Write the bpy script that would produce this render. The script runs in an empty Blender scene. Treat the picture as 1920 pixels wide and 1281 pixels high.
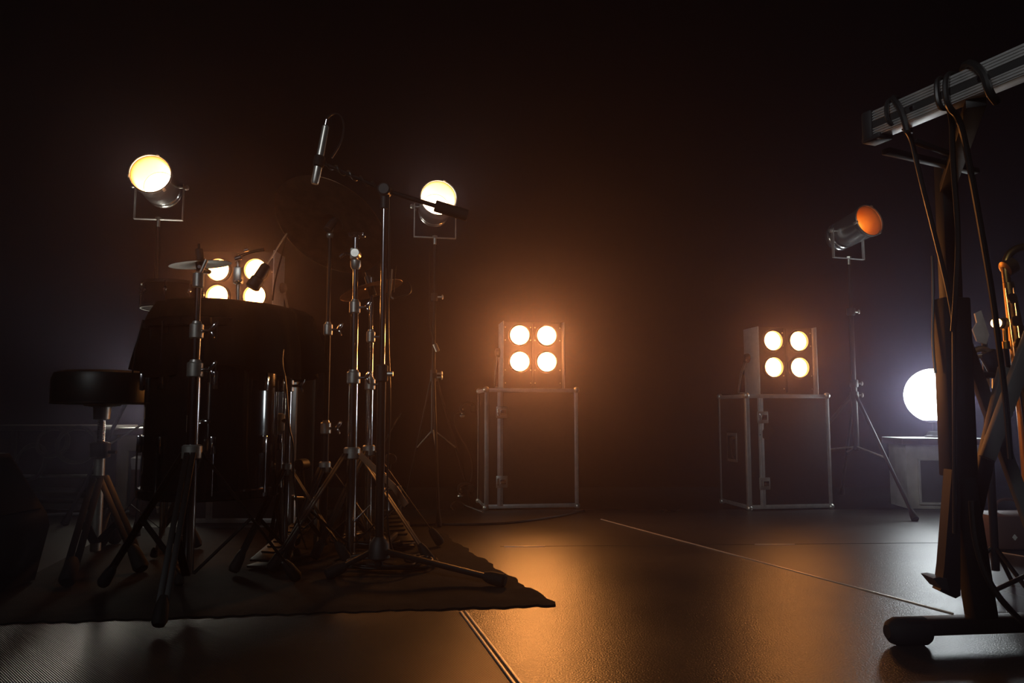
import bpy, bmesh, math, random
from mathutils import Vector, Matrix
random.seed(7)
S = bpy.context.scene
C = S.collection

# ------------------------------------------------------------------ camera
F = 1440.0; CX = 960.0; CY = 640.5; CAMH = 0.5
PITCH = math.atan(135.0/F)
cd = bpy.data.cameras.new('camera'); cam = bpy.data.objects.new('camera', cd); C.objects.link(cam)
cd.sensor_width = 36.0; cd.lens = F/1920*36.0; cd.clip_start = 0.02; cd.clip_end = 60
cam.location = (0, 0, CAMH); cam.rotation_euler = (math.pi/2 + PITCH, 0, 0)
S.camera = cam

# ------------------------------------------------------------------ world, exposure
S.view_settings.view_transform = 'Standard'; S.view_settings.look = 'None'
S.view_settings.exposure = 0.0; S.view_settings.gamma = 1.0; S.view_settings.use_curve_mapping = False
W = bpy.data.worlds.new('world'); S.world = W; W.use_nodes = True
bg = W.node_tree.nodes['Background']; bg.inputs[0].default_value = (0.9, 0.8, 1.0, 1); bg.inputs[1].default_value = 0.0006
WARM = (1.0, 0.35, 0.085)          # tungsten blinder lamps
BLINDER = 40.0; BLINDER_MID = 135.0; PARW = 12.0; GLOBE = 21.0; GLOBE_LEFT = 27.0
HAZE = 0.030
wv = W.node_tree.nodes.new('ShaderNodeVolumeScatter'); wv.inputs['Color'].default_value = (.66,.58,.88,1)
wv.inputs['Density'].default_value = HAZE; wv.inputs['Anisotropy'].default_value = .86
W.node_tree.links.new(wv.outputs[0], W.node_tree.nodes['World Output'].inputs['Volume'])

hl_d = bpy.data.lights.new('fill_light','AREA'); hl_d.shape='RECTANGLE'; hl_d.size=.9; hl_d.size_y=.5; hl_d.energy=7.5; hl_d.spread=math.radians(75); hl_d.color=(.92,.95,1.0)  # unseen fill lamp, added to brighten the case edges and the beam
hl_o = bpy.data.objects.new('fill_light',hl_d); C.objects.link(hl_o); hl_o.location=(-1.7,-1.2,2.5)
hl_o.rotation_euler=(math.radians(75),0,math.radians(-34))
# ------------------------------------------------------------------ pixel helpers (photo pixel -> place)
Rv = Vector((1,0,0)); Fv = Vector((0, math.cos(PITCH), math.sin(PITCH))); Uv = Vector((0, -math.sin(PITCH), math.cos(PITCH)))
CAM = Vector((0,0,CAMH))
def ray(px, py): return Fv + Rv*((px-CX)/F) + Uv*((CY-py)/F)
def PT(px, py, Y):
    d = ray(px, py); return CAM + d*(Y/d.y)
def GP(px, py, z=0.0):
    d = ray(px, py); return CAM + d*((z-CAMH)/d.z)

# ------------------------------------------------------------------ materials
def mat(name, col, rough=0.5, metal=0.0, spec=0.5, emit=None, estr=0.0, noise=None, bump=None, coat=0.0, sheen=0.0):
    m = bpy.data.materials.new(name); m.use_nodes = True
    nt = m.node_tree; p = nt.nodes['Principled BSDF']
    p.inputs['Base Color'].default_value = (*col, 1); p.inputs['Roughness'].default_value = rough
    p.inputs['Metallic'].default_value = metal; p.inputs['Specular IOR Level'].default_value = spec
    p.inputs['Coat Weight'].default_value = coat; p.inputs['Sheen Weight'].default_value = sheen
    if emit:
        p.inputs['Emission Color'].default_value = (*emit, 1); p.inputs['Emission Strength'].default_value = estr
    tc = nt.nodes.new('ShaderNodeTexCoord')
    if noise:
        sc, amt = noise
        n = nt.nodes.new('ShaderNodeTexNoise'); n.inputs['Scale'].default_value = sc; n.inputs['Detail'].default_value = 6
        r = nt.nodes.new('ShaderNodeValToRGB')
        r.color_ramp.elements[0].position = 0.3; r.color_ramp.elements[1].position = 0.7
        r.color_ramp.elements[0].color = (*[c*(1-amt) for c in col], 1); r.color_ramp.elements[1].color = (*[min(1,c*(1+amt)) for c in col], 1)
        nt.links.new(tc.outputs['Object'], n.inputs['Vector']); nt.links.new(n.outputs['Fac'], r.inputs[0]); nt.links.new(r.outputs[0], p.inputs['Base Color'])
    if bump:
        sc, st, dist = bump
        n = nt.nodes.new('ShaderNodeTexNoise'); n.inputs['Scale'].default_value = sc; n.inputs['Detail'].default_value = 3
        b = nt.nodes.new('ShaderNodeBump'); b.inputs['Strength'].default_value = st; b.inputs['Distance'].default_value = dist
        nt.links.new(tc.outputs['Object'], n.inputs['Vector']); nt.links.new(n.outputs['Fac'], b.inputs['Height']); nt.links.new(b.outputs[0], p.inputs['Normal'])
    return m
M = {}
M['chrome'] = mat('chrome', (.75,.75,.76), .14, 1.0)
M['chrome_dull'] = mat('satin_chrome', (.55,.54,.50), .38, .85, noise=(40,.15))
M['black_metal'] = mat('black_metal', (.006,.006,.0065), .5, 0.0, .22)
M['black_gloss'] = mat('black_lacquer', (.006,.006,.007), .12, 0, .5, coat=.5)
M['plastic'] = mat('black_plastic', (.012,.012,.013), .55, 0, .4, bump=(300,.2,.001))
M['rubber'] = mat('rubber', (.008,.008,.008), .75, 0, .25)
M['cloth'] = mat('black_cloth', (.006,.0055,.005), .95, 0, .08, bump=(400,.3,.001))
M['vinyl'] = mat('black_vinyl', (.012,.012,.013), .42, 0, .5, bump=(160,.2,.001))
M['cable'] = mat('black_cable', (.012,.012,.012), .4, 0, .5)
M['alu'] = mat('aluminium', (.62,.61,.60), .46, .75, noise=(30,.12))
M['ply'] = mat('dark_laminate', (.016,.011,.010), .42, 0, .5, noise=(60,.25))
M['ply_flat'] = mat('laminate_front', (.012,.009,.008), .5, 0, .4, noise=(60,.25))
M['house'] = mat('lamp_housing', (.02,.017,.016), .5, 0, .4, noise=(50,.2))
M['house_grey'] = mat('lamp_side_plate', (.55,.54,.52), .5, .3, noise=(50,.1))
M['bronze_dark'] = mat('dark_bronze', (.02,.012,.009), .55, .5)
M['grey_metal'] = mat('grey_powder_coat', (.11,.11,.11), .5, 0, .4)
M['brass'] = mat('brass', (.42,.25,.07), .38, 1.0)
M['bronze'] = mat('cymbal_bronze', (.30,.16,.09), .38, 1.0, noise=(25,.2))
M['bowl'] = mat('reflector', (.85,.75,.6), .3, 1.0)
M['wood'] = mat('brown_wood', (.11,.05,.028), .45, 0, .4, noise=(20,.3))
M['cab'] = mat('beige_cabinet', (.45,.38,.26), .55, 0, .4, noise=(14,.15))
M['cab_grey'] = mat('grey_cabinet', (.55,.53,.47), .55, 0, .4, noise=(14,.15))
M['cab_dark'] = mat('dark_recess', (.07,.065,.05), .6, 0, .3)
M['leather'] = mat('brown_leather', (.10,.05,.035), .55, 0, .4, bump=(90,.4,.002))
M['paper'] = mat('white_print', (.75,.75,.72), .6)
M['head'] = mat('drum_head', (.55,.54,.5), .4, 0, .4)
M['tape'] = mat('brown_strap', (.22,.11,.06), .5, 0, .4)
M['lamp'] = mat('lit_blinder_lamp', (.9,.8,.6), .4, emit=WARM, estr=BLINDER)
M['lamp_mid'] = mat('bright_blinder_lamp', (.9,.8,.6), .4, emit=WARM, estr=BLINDER_MID)
M['par'] = mat('lit_par_lamp', (.9,.8,.6), .4, emit=(1.0,.70,.45), estr=PARW)
M['par_dim'] = mat('dim_par_lamp', (.9,.6,.3), .4, emit=(1.0,.50,.14), estr=5.0)
M['globe'] = mat('lit_globe', (.9,.9,.9), .4, emit=(.86,.93,1.0), estr=GLOBE)
M["lit_wall"] = mat("lamplit_wall", (.78,.45,.16), .3, .6)  # orange lamplight inside the barrel, put into the wall colour
M['barrel'] = mat('polished_barrel', (.78,.78,.78), .24, .92)
M['globe_left'] = mat('lit_warm_globe', (.9,.9,.9), .4, emit=(1.0,.95,.82), estr=GLOBE_LEFT)
M['bulb'] = mat('lit_bulb', (.9,.7,.4), .4, emit=(1.0,.5,.16), estr=14)
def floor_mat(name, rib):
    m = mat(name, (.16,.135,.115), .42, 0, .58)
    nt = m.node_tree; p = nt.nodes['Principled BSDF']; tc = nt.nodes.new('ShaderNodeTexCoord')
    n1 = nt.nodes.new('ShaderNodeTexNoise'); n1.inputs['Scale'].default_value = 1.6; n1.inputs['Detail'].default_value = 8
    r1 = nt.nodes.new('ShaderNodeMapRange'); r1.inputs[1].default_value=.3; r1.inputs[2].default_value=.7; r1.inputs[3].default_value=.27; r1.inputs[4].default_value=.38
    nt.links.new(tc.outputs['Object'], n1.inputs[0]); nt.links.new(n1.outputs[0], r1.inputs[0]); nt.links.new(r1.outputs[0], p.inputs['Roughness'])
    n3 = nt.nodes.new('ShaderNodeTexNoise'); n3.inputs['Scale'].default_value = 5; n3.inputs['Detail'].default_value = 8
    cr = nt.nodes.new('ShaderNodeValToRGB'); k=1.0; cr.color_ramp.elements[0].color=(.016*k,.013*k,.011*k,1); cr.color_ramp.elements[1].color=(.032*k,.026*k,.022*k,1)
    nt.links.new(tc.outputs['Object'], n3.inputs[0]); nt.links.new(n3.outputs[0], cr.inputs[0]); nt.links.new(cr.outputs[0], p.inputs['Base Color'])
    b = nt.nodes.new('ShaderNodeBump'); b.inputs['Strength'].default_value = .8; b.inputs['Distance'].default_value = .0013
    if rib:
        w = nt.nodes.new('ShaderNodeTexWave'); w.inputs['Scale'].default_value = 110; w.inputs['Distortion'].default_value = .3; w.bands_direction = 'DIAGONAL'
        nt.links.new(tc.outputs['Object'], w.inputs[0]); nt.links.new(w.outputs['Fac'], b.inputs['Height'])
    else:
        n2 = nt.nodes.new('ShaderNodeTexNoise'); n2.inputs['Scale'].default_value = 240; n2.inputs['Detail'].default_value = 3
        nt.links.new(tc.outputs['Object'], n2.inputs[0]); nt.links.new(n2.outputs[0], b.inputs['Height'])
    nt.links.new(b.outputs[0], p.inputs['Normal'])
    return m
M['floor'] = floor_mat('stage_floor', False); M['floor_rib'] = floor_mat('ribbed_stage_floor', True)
M['rear'] = mat('black_carpet', (.004,.004,.004), .95, 0, .05)
M['curtain'] = mat('black_curtain', (.001,.0009,.0009), 1.0, 0, .0)
M['rug'] = mat('dark_rug', (.016,.013,.0115), .95, 0, .12, noise=(20,.35), bump=(350,.8,.003))
M['seam'] = mat('seam_lit_edge', (.75,.62,.50), .3, .3, .8)  # pale colour stands in for light caught along the floor seams
M['gap'] = mat('seam_gap', (.01,.01,.01), .7)

# ------------------------------------------------------------------ mesh kit
def basis(d):
    d = Vector(d).normalized(); a = Vector((0,0,1)) if abs(d.z) < .95 else Vector((1,0,0))
    u = d.cross(a).normalized(); v = u.cross(d).normalized()
    return u, v, d
class MB:
    def __init__(s): s.v=[]; s.f=[]
    def ring(s, c, u, v, r, n):
        b=len(s.v)
        for i in range(n):
            a=2*math.pi*i/n; s.v.append(Vector(c)+u*(r*math.cos(a))+v*(r*math.sin(a)))
        return b
    def join(s, a, b, n):
        for i in range(n): s.f.append((a+i, a+(i+1)%n, b+(i+1)%n, b+i))
    def lathe(s, o, d, prof, n=28, cap=(True,True)):
        """prof = [(distance along d, radius)]"""
        u,v,d = basis(d); o=Vector(o); rs=[s.ring(o+d*t,u,v,max(r,1e-5),n) for t,r in prof]
        for a,b in zip(rs, rs[1:]): s.join(a,b,n)
        if cap[0]: s.f.append(tuple(reversed(range(rs[0],rs[0]+n))))
        if cap[1]: s.f.append(tuple(range(rs[-1],rs[-1]+n)))
        return s
    def cyl(s, a, b, r, r2=None, n=16):
        a=Vector(a); b=Vector(b); L=(b-a).length; r2=r if r2 is None else r2
        e=min(.12*min(r,r2), L*.2)
        return s.lathe(a, b-a, [(0,r-e),(e,r),(L-e,r2),(L,r2-e)], n)
    def tube(s, pts, r, n=8, smooth=0, closed=False):
        pts=[Vector(p) for p in pts]
        for _ in range(smooth):
            q=[pts[0]] if not closed else []
            for i in range(len(pts)-(0 if closed else 1)):
                a=pts[i]; b=pts[(i+1)%len(pts)]; q += [a*.75+b*.25, a*.25+b*.75]
            if not closed: q.append(pts[-1])
            pts=q
        m=len(pts); rs=[]
        t0=(pts[1]-pts[0]).normalized(); u,v,_=basis(t0)
        for i,p in enumerate(pts):
            if closed: t=(pts[(i+1)%m]-pts[i-1]).normalized()
            else: t=(pts[min(i+1,m-1)]-pts[max(i-1,0)]).normalized()
            u=(u-t*u.dot(t)); u = u.normalized() if u.length>1e-6 else basis(t)[0]
            v=t.cross(u).normalized(); rs.append(s.ring(p,u,v,r[i] if isinstance(r,list) else r,n))
        for a,b in zip(rs,rs[1:]): s.join(a,b,n)
        if closed: s.join(rs[-1],rs[0],n)
        else:
            s.f.append(tuple(reversed(range(rs[0],rs[0]+n)))); s.f.append(tuple(range(rs[-1],rs[-1]+n)))
        return s
    def box(s, c, size, rot=None, bev=0.0):
        c=Vector(c); sx,sy,sz=[k/2 for k in size]; R=rot or Matrix.Identity(3)
        if bev<=0:
            b=len(s.v)
            for x in(-1,1):
                for y in(-1,1):
                    for z in(-1,1): s.v.append(c+R@Vector((x*sx,y*sy,z*sz)))
            for q in((0,1,3,2),(4,6,7,5),(0,4,5,1),(2,3,7,6),(0,2,6,4),(1,5,7,3)): s.f.append(tuple(b+i for i in q))
            return s
        bm=bmesh.new(); bmesh.ops.create_cube(bm,size=1)
        for w in bm.verts: w.co=Vector((w.co.x*2*sx,w.co.y*2*sy,w.co.z*2*sz))
        bmesh.ops.bevel(bm,geom=bm.edges[:],offset=min(bev,.45*2*min(sx,sy,sz)),segments=2,profile=.5,affect='EDGES')
        bm.verts.index_update(); b=len(s.v)
        for w in bm.verts: s.v.append(c+R@w.co)
        for f in bm.faces: s.f.append(tuple(b+w.index for w in f.verts))
        bm.free(); return s
    def bar(s, a, b, w, h, up=(0,0,1), bev=.001):
        a=Vector(a); b=Vector(b); d=(b-a).normalized(); x=d.cross(Vector(up)).normalized(); z=x.cross(d)
        R=Matrix((x,d,z)).transposed()
        return s.box((a+b)/2,(w,(b-a).length,h),R,bev)
    def prism(s, poly, a, b):
        """poly: list of 3D points; extruded from offset a to offset b"""
        a=Vector(a); b=Vector(b); n=len(poly); k=len(s.v)
        for p in poly: s.v.append(Vector(p)+a)
        for p in poly: s.v.append(Vector(p)+b)
        for i in range(n): s.f.append((k+i,k+(i+1)%n,k+n+(i+1)%n,k+n+i))
        s.f.append(tuple(reversed(range(k,k+n)))); s.f.append(tuple(range(k+n,k+2*n))); return s
    def sphere(s, c, r, n=20, m=12, sc=(1,1,1), R=None):
        c=Vector(c); R=R or Matrix.Identity(3); rs=[]
        for j in range(m+1):
            t=math.pi*j/m; b=len(s.v); rs.append(b)
            for i in range(n):
                a=2*math.pi*i/n; rr=max(math.sin(t),1e-3)
                s.v.append(c+R@Vector((r*sc[0]*rr*math.cos(a), r*sc[1]*rr*math.sin(a), r*sc[2]*math.cos(t))))
        for a,b in zip(rs,rs[1:]): s.join(a,b,n)
        s.f.append(tuple(range(rs[0],rs[0]+n))); s.f.append(tuple(reversed(range(rs[-1],rs[-1]+n)))); return s
    def torus(s, c, d, R, r, n=32, m=8):
        u,v,d=basis(d); c=Vector(c)
        return s.tube([c+u*(R*math.cos(2*math.pi*i/n))+v*(R*math.sin(2*math.pi*i/n)) for i in range(n)], r, m, closed=True)
ROOT = {}
def obj(name, mb, m, parent=None, local=False):
    me=bpy.data.meshes.new(name)
    vs=[Vector(v) for v in mb.v]
    if parent is not None and not local:
        inv=ROOT[parent.name].inverted(); vs=[inv@v for v in vs]
    me.from_pydata([tuple(v) for v in vs],[],mb.f)
    bm=bmesh.new(); bm.from_mesh(me); bmesh.ops.recalc_face_normals(bm,faces=bm.faces[:]); bm.to_mesh(me); bm.free()
    me.materials.append(M[m]); me.update()
    for p in me.polygons: p.use_smooth=True
    try: me.set_sharp_from_angle(angle=math.radians(35))
    except Exception: pass
    o=bpy.data.objects.new(name,me); C.objects.link(o)
    if parent is not None: o.parent=parent; ROOT[o.name]=ROOT[parent.name]
    return o
def thing(name, label, cat, loc, rotz=0.0, group=None):
    o=bpy.data.objects.new(name,None); C.objects.link(o); o.empty_display_size=.05
    o.location=loc; o.rotation_euler=(0,0,rotz); o['label']=label; o['category']=cat
    if group: o['group']=group
    ROOT[o.name]=Matrix.Translation(Vector(loc))@Matrix.Rotation(rotz,4,'Z'); return o
def solo(name, label, cat, mb, m, loc, group=None, kind=None):
    """single-mesh thing with its origin at loc"""
    loc=Vector(loc); mb.v=[Vector(v)-loc for v in mb.v]
    o=obj(name,mb,m); o.location=loc; o['label']=label; o['category']=cat; ROOT[o.name]=Matrix.Translation(loc)
    if group: o['group']=group
    if kind: o['kind']=kind
    return o
def structure(name, mb, m):
    o=obj(name,mb,m); o['kind']='structure'; return o
def copy_tree(o, loc=None, rotz=None, label=None, parent=None):
    c=o.copy(); C.objects.link(c); c.parent=parent
    if loc is not None: c.location=loc
    if rotz is not None: c.rotation_euler=(0,0,rotz)
    if label: c['label']=label
    for ch in o.children: copy_tree(ch,parent=c)
    return c
V=Vector

# ================================================================== SETTING
FY=4.085
mb=MB(); mb.box((0.2,FY/2-.9,-.06),(8.4,FY+1.8,.12)); structure('floor',mb,'floor')
mb=MB(); mb.box((0.2,FY+.75,-.06),(8.4,1.5,.12)); structure('floor_rear',mb,'rear')
mb=MB(); mb.box((0.2,5.33,1.8),(8.4,.06,3.7)); structure('wall_back',mb,'curtain')
mb=MB(); mb.box((-4.03,2.0,1.75),(.06,7.6,3.7)); structure('wall_left',mb,'curtain')
mb=MB(); mb.box((4.43,2.0,1.75),(.06,7.6,3.7)); structure('wall_right',mb,'curtain')
mb=MB(); mb.box((0.2,-1.83,1.75),(8.4,.06,3.7)); structure('wall_front',mb,'curtain')
mb=MB(); mb.box((0.2,2.0,3.66),(8.5,7.7,.08)); structure('ceiling',mb,'curtain')

def seam(n, pts, w, m='seam', h=.004):
    mb=MB()
    for (a,b) in zip(pts,pts[1:]): mb.bar(a,b,w,h,bev=.0004)
    return structure('trim_%d'%n, mb, m)
g=lambda x,y,z=.0008: GP(x,y,z)
seam(1,[g(1127,974),g(1787,1151)],.005)
seam(2,[g(1832,1029),g(1990,1055)],.005)
seam(3,[g(938,1025),g(1770,1018)],.0012,'gap',.001)
seam(4,[g(1415,1021),g(1490,1021)],.005); seam(5,[g(945,1025),g(1022,1025)],.006)
# aluminium edge strip: two rails with a dark slot
a=GP(868,1148); b=GP(972,1286); dv=(b-a).normalized(); nx=V((-dv.y,dv.x,0))
b=a+dv*1.6
mb=MB(); mb.bar(a+nx*.006+V((0,0,.0015)),b+nx*.006+V((0,0,.0015)),.006,.004,bev=.001); structure('trim_6',mb,'alu')
mb=MB(); mb.bar(a-nx*.006+V((0,0,.0015)),b-nx*.006+V((0,0,.0015)),.006,.004,bev=.001); structure('trim_7',mb,'alu')
mb=MB(); mb.bar(a+V((0,0,.0005)),b+V((0,0,.0005)),.006,.002,bev=0); structure('trim_8',mb,'gap')
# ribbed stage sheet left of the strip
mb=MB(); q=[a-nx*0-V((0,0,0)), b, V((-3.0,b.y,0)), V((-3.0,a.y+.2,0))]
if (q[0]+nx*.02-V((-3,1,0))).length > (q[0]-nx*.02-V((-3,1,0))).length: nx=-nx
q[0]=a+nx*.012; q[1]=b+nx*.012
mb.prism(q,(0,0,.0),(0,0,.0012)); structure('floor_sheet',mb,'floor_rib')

# ------------------------------------------------------------------ rug
fr=GP(1042,1137); fl=GP(-120,1176); br=GP(812,992); bl=V((fl.x-.35,br.y+.02,0))
mb=MB(); nu,nv=90,40; th=.009
for k,zz in enumerate((0,1)):
    for j in range(nv+1):
        for i in range(nu+1):
            u=i/nu; v=j/nv
            p=(fl.lerp(fr,u)).lerp(bl.lerp(br,u),v)
            if j==0: p=p+V((0,.006*math.sin(i*1.9)+.004*math.sin(i*.6),0))
            if i==nu: p=p+V((.006*math.sin(j*2.1)+.008*math.sin(j*.8),0,0))
            e=min(i,nu-i,j,nv-j)
            z=(th+.004*math.sin(u*23+v*4)*math.sin(v*9) + (.012*math.exp(-((u-.985)**2+(v-.10)**2)/.0009)))*(1 if e>0 else .5)
            p.z = max(z,.003) if zz else .0016
            mb.v.append(p)
o=(nu+1)*(nv+1)
for j in range(nv):
    for i in range(nu):
        a0=j*(nu+1)+i; mb.f.append((o+a0,o+a0+1,o+a0+nu+2,o+a0+nu+1)); mb.f.append((a0,a0+nu+1,a0+nu+2,a0+1))
for i in range(nu):
    a0=i; mb.f.append((a0,a0+1,o+a0+1,o+a0)); a0=nv*(nu+1)+i; mb.f.append((a0+1,a0,o+a0,o+a0+1))
for j in range(nv):
    a0=j*(nu+1); b0=a0+nu+1; mb.f.append((b0,a0,o+a0,o+b0)); a0=a0+nu; b0=a0+nu+1; mb.f.append((a0,b0,o+b0,o+a0))
solo('rug','dark flat woven rug lying under the drum kit with a frayed front corner','rug',mb,'rug',(fl+fr)/2)
RZ=.012

# ================================================================== BLINDERS
def blinder(loc, rotz, label, gx=.0745, gz=.143, w=.325, lampm='lamp'):
    t=thing('blinder_light',label,'stage light',loc,rotz,'four-lamp blinder lights')
    d,h=.15,.362
    mb=MB(); mb.box((0,.085,h/2),(w,d-.02,h),bev=.006); obj('housing',mb,'house',t,True)
    mb=MB(); mb.box((-w/2-.004,.070,h/2),(.006,d+.02,h),bev=.002); obj('side_plate',mb,'house_grey',t,True)
    mb=MB(); mb.box((w/2+.004,.070,h/2),(.006,d+.02,h),bev=.002); obj('side_plate',mb,'house_grey',t,True)
    mb=MB(); mb.bar((0,.005,.01),(0,.005,h-.01),.010,.016,up=(0,1,0)); obj('divider',mb,'house',t,True)
    for sx in (-1,1):
        for k,z in enumerate((h*.40,h*.40+gz)):
            x=sx*gx
            f=MB(); f.lathe((x,.014,z),(0,-1,0),[(0,.062),(.018,.060),(.018,.052),(.002,.050),(0,.050)],36,(False,False))
            bz=obj('lamp_bezel',f,'house',t,True)
            l=MB(); l.lathe((x,.016,z),(0,-1,0),[(0,.0500),(.004,.047),(.010,.032),(.012,.012),(.0124,.001)],36,(True,True))
            obj('lamp',l,lampm,bz,True)
    mb=MB()
    for x in(-w/2+.012,w/2-.012,-.012,.012):
        for z in (.03,.1,h-.1,h-.03): mb.sphere((x,.017,z),.0035,8,5)
    obj('screws',mb,'chrome_dull',t,True)
    # stand bracket folded out behind, held by a knob on each side
    for sx in(-1,1):
        x=sx*(w/2+.016)
        k=MB(); k.lathe((sx*(w/2+.007),.10,h*.55),(sx,0,0),[(0,.024),(.006,.026),(.022,.022),(.026,.014)],20)
        obj('bracket_knob',k,'plastic',t,True)
    mb=MB(); x=w/2+.018
    pts=[(-x,.10,h*.55),(-x-.004,.17,h*.30),(-x-.004,.205,.012),(x+.004,.205,.012),(x+.004,.17,h*.30),(x,.10,h*.55)]
    for p,q in zip(pts,pts[1:]): mb.bar(p,q,.022,.006,up=(1,0,0) if abs(p[0]-q[0])<.1 else (0,0,1))
    obj('stand_bracket',mb,'chrome_dull',t,True)
    mb=MB(); mb.tube([(.05,.15,.06),(.06,.19,.05),(.10,.22,.01),(.16,.235,.008),(.20,.24,-.01)],.006,8,2); obj('power_tail',mb,'cable',t,True)
    return t

# ================================================================== FLIGHT CASES
def flight_case(loc, rotz, label, w=.48, d=.34, h=.60, handle=True):
    t=thing('flight_case',label,'flight case',loc,rotz,'flight cases')
    s=.058                                       # lid split from the left edge of the front
    mb=MB(); mb.box((w/2,d/2,h/2+.004),(w-.012,d-.012,h-.012),bev=.002); obj('body_panel',mb,'ply',t,True)
    e=MB(); E=.020
    P=[(x,y) for x in(0,w) for y in(0,d)]
    def ang(a,b,n1,n2):
        # L profile: two strips
        a=V(a); b=V(b)
        e.bar(a+V(n1)*E/2,b+V(n1)*E/2,.002,E,up=n1,bev=.0006) ; e.bar(a+V(n2)*E/2,b+V(n2)*E/2,.002,E,up=n2,bev=.0006)
    for x in(0,w):
        for y in(0,d): ang((x,y,.008),(x,y,h),(1 if x==0 else -1,0,0),(0,1 if y==0 else -1,0))
    for z in(.008,h):
        for y in(0,d): ang((0,y,z),(w,y,z),(0,0,1 if z<.1 else -1),(0,1 if y==0 else -1,0))
        for x in(0,w): ang((x,0,z),(x,d,z),(0,0,1 if z<.1 else -1),(1 if x==0 else -1,0,0))
    obj('edge_profile',e,'alu',t,True)
    for x in(0,w):
        for y in(0,d):
            for z in(.006,h):
                c=MB(); c.sphere((x+(.006 if x==0 else -.006),y+(.006 if y==0 else -.006),z+(.006 if z<.1 else -.006)),.017,12,8,(1,1,1)); obj('corner_ball',c,'chrome_dull',t,True)
    # hybrid strip where lid meets body
    c=MB(); c.box((s+.022,-.0015,h/2),(.030,.004,h-.04),bev=.001); c.box((s+.022,-.004,h/2),(.010,.005,h-.04),bev=.001); obj('closing_strip',c,'alu',t,True)
    for z in(h*.23,h*.80):
        l=MB(); l.box((s+.030,-.008,z),(.060,.008,.062),bev=.003); la=obj('butterfly_latch',l,'chrome_dull',t,True)
        l=MB(); l.box((s+.036,-.014,z),(.030,.006,.026),bev=.002); l.cyl((s+.010,-.012,z+.018),(s+.010,-.012,z-.018),.004); obj('latch_wing',l,'chrome',la,True)
    if handle:
        l=MB(); l.box((-.003,d*.50,h*.53),(.005,.12,.155),bev=.002); dsh=obj('handle_dish',l,'chrome_dull',t,True)
        l=MB(); l.tube([(-.006,d*.50-.03,h*.53+.055),(-.022,d*.50-.03,h*.53+.045),(-.024,d*.5-.03,h*.53),(-.022,d*.50-.03,h*.53-.045),(-.006,d*.50-.03,h*.53-.055)],.008,8,1); obj('grip',l,'rubber',dsh,True)
        l=MB(); l.box((-.006,d*.50,h*.53),(.003,.095,.125)); obj('dish_recess',l,'plastic',dsh,True)
    for x in(.05,w-.05):
        for y in(.05,d-.05):
            f=MB(); f.cyl((x,y,-.004+.004),(x,y,.010),.014); obj('foot',f,'rubber',t,True)
    return t

TH=math.radians(9)
B1=GP(1404,958); B1.z=0
case_r=flight_case(B1,TH,'black flight case with a recessed side handle, beside the tripod light stand on the right',w=.47)
B2=GP(909,957); B2.z=0
case_m=flight_case(B2,TH,'black flight case standing in the middle of the stage under a four-lamp blinder',w=.50,d=.34,h=.632,handle=False)
l=MB(); l.box((.115,-.004,.40),(.055,.002,.075),Matrix.Rotation(math.radians(40),3,'Y'))
obj('sticker',l,'ply_flat',case_r,True)
def on_case(B, dx, dy=.02, z=.602): return B+Matrix.Rotation(TH,3,'Z')@V((dx,dy,z))
blinder(on_case(B1,.266,.05),TH,'four-lamp blinder on the right hand flight case beside the light stand')
blinder(on_case(B2,.268,.05,.634),TH,'four-lamp blinder on the flight case in the middle of the stage',lampm='lamp_mid')
# third one behind the drums
cl=PT(393,800,3.55); cl.z=0
h3=PT(440,611,3.58).z-.004
flight_case(V((cl.x-.06,3.53,0)),0,'tall black flight case mostly hidden behind the cloth-covered drum',w=.46,d=.34,h=h3-.002,handle=False)
blinder(V((PT(442,550,3.58).x,3.58,h3)),0,'four-lamp blinder seen just above the cloth-covered drum, behind it',.088,.126,.35)

# clamps hanging on the left of the middle case
def hook_clamp(p, label):
    t=thing('hook_clamp',label,'clamp',p,0,'hook clamps on the middle flight case')
    mb=MB(); mb.tube([V((.035,0,.01)),V((.02,0,.025)),V((-.01,0,.028)),V((-.034,0,.012)),V((-.036,0,-.012)),V((-.018,0,-.022))],.009,8,2); obj('hook',mb,'black_metal',t,True)
    mb=MB(); mb.cyl((-.028,0,-.03),(-.028,0,.0),.006); mb.lathe((-.028,0,-.034),(0,0,-1),[(0,.012),(.006,.014),(.012,.008)],10); obj('wing_bolt',mb,'chrome_dull',t,True)
    mb=MB(); mb.box((.028,0,0),(.026,.03,.036),bev=.004); obj('clamp_block',mb,'black_metal',t,True)
    return t
pc=PT(877,766,3.99); hook_clamp(pc,'black hook clamp fixed high on the left side of the middle flight case')
pc2=PT(873,916,3.99); hook_clamp(pc2,'black hook clamp fixed low on the left side of the middle flight case')
mb=MB(); mb.tube([PT(868,772,4.0),PT(852,775,4.0),PT(852,795,4.0),PT(862,820,4.0),PT(880,845,4.05),PT(888,880,4.06),PT(880,912,4.02)],.004,6,3)
solo('clamp_cable','thin black cable looping down beside the middle flight case','cable',mb,'cable',PT(877,845,4.0))
mb=MB(); mb.tube([GP(852,957,.005),GP(843,948,.03),GP(858,938,.05),GP(872,948,.02),GP(905,960,.005)],.004,6,3)
solo('floor_cable_loop','small loop of black cable on the floor at the foot of the middle case','cable',mb,'cable',GP(872,958))
mb=MB(); mb.tube([GP(700,990,.006),GP(800,983,.006),GP(870,984,.006),GP(960,981,.006),GP(1050,968,.006),GP(1095,958,.006)],.006,6,3)
solo('floor_cable','black cable lying along the floor in front of the middle flight case','cable',mb,'cable',GP(960,981))

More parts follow.
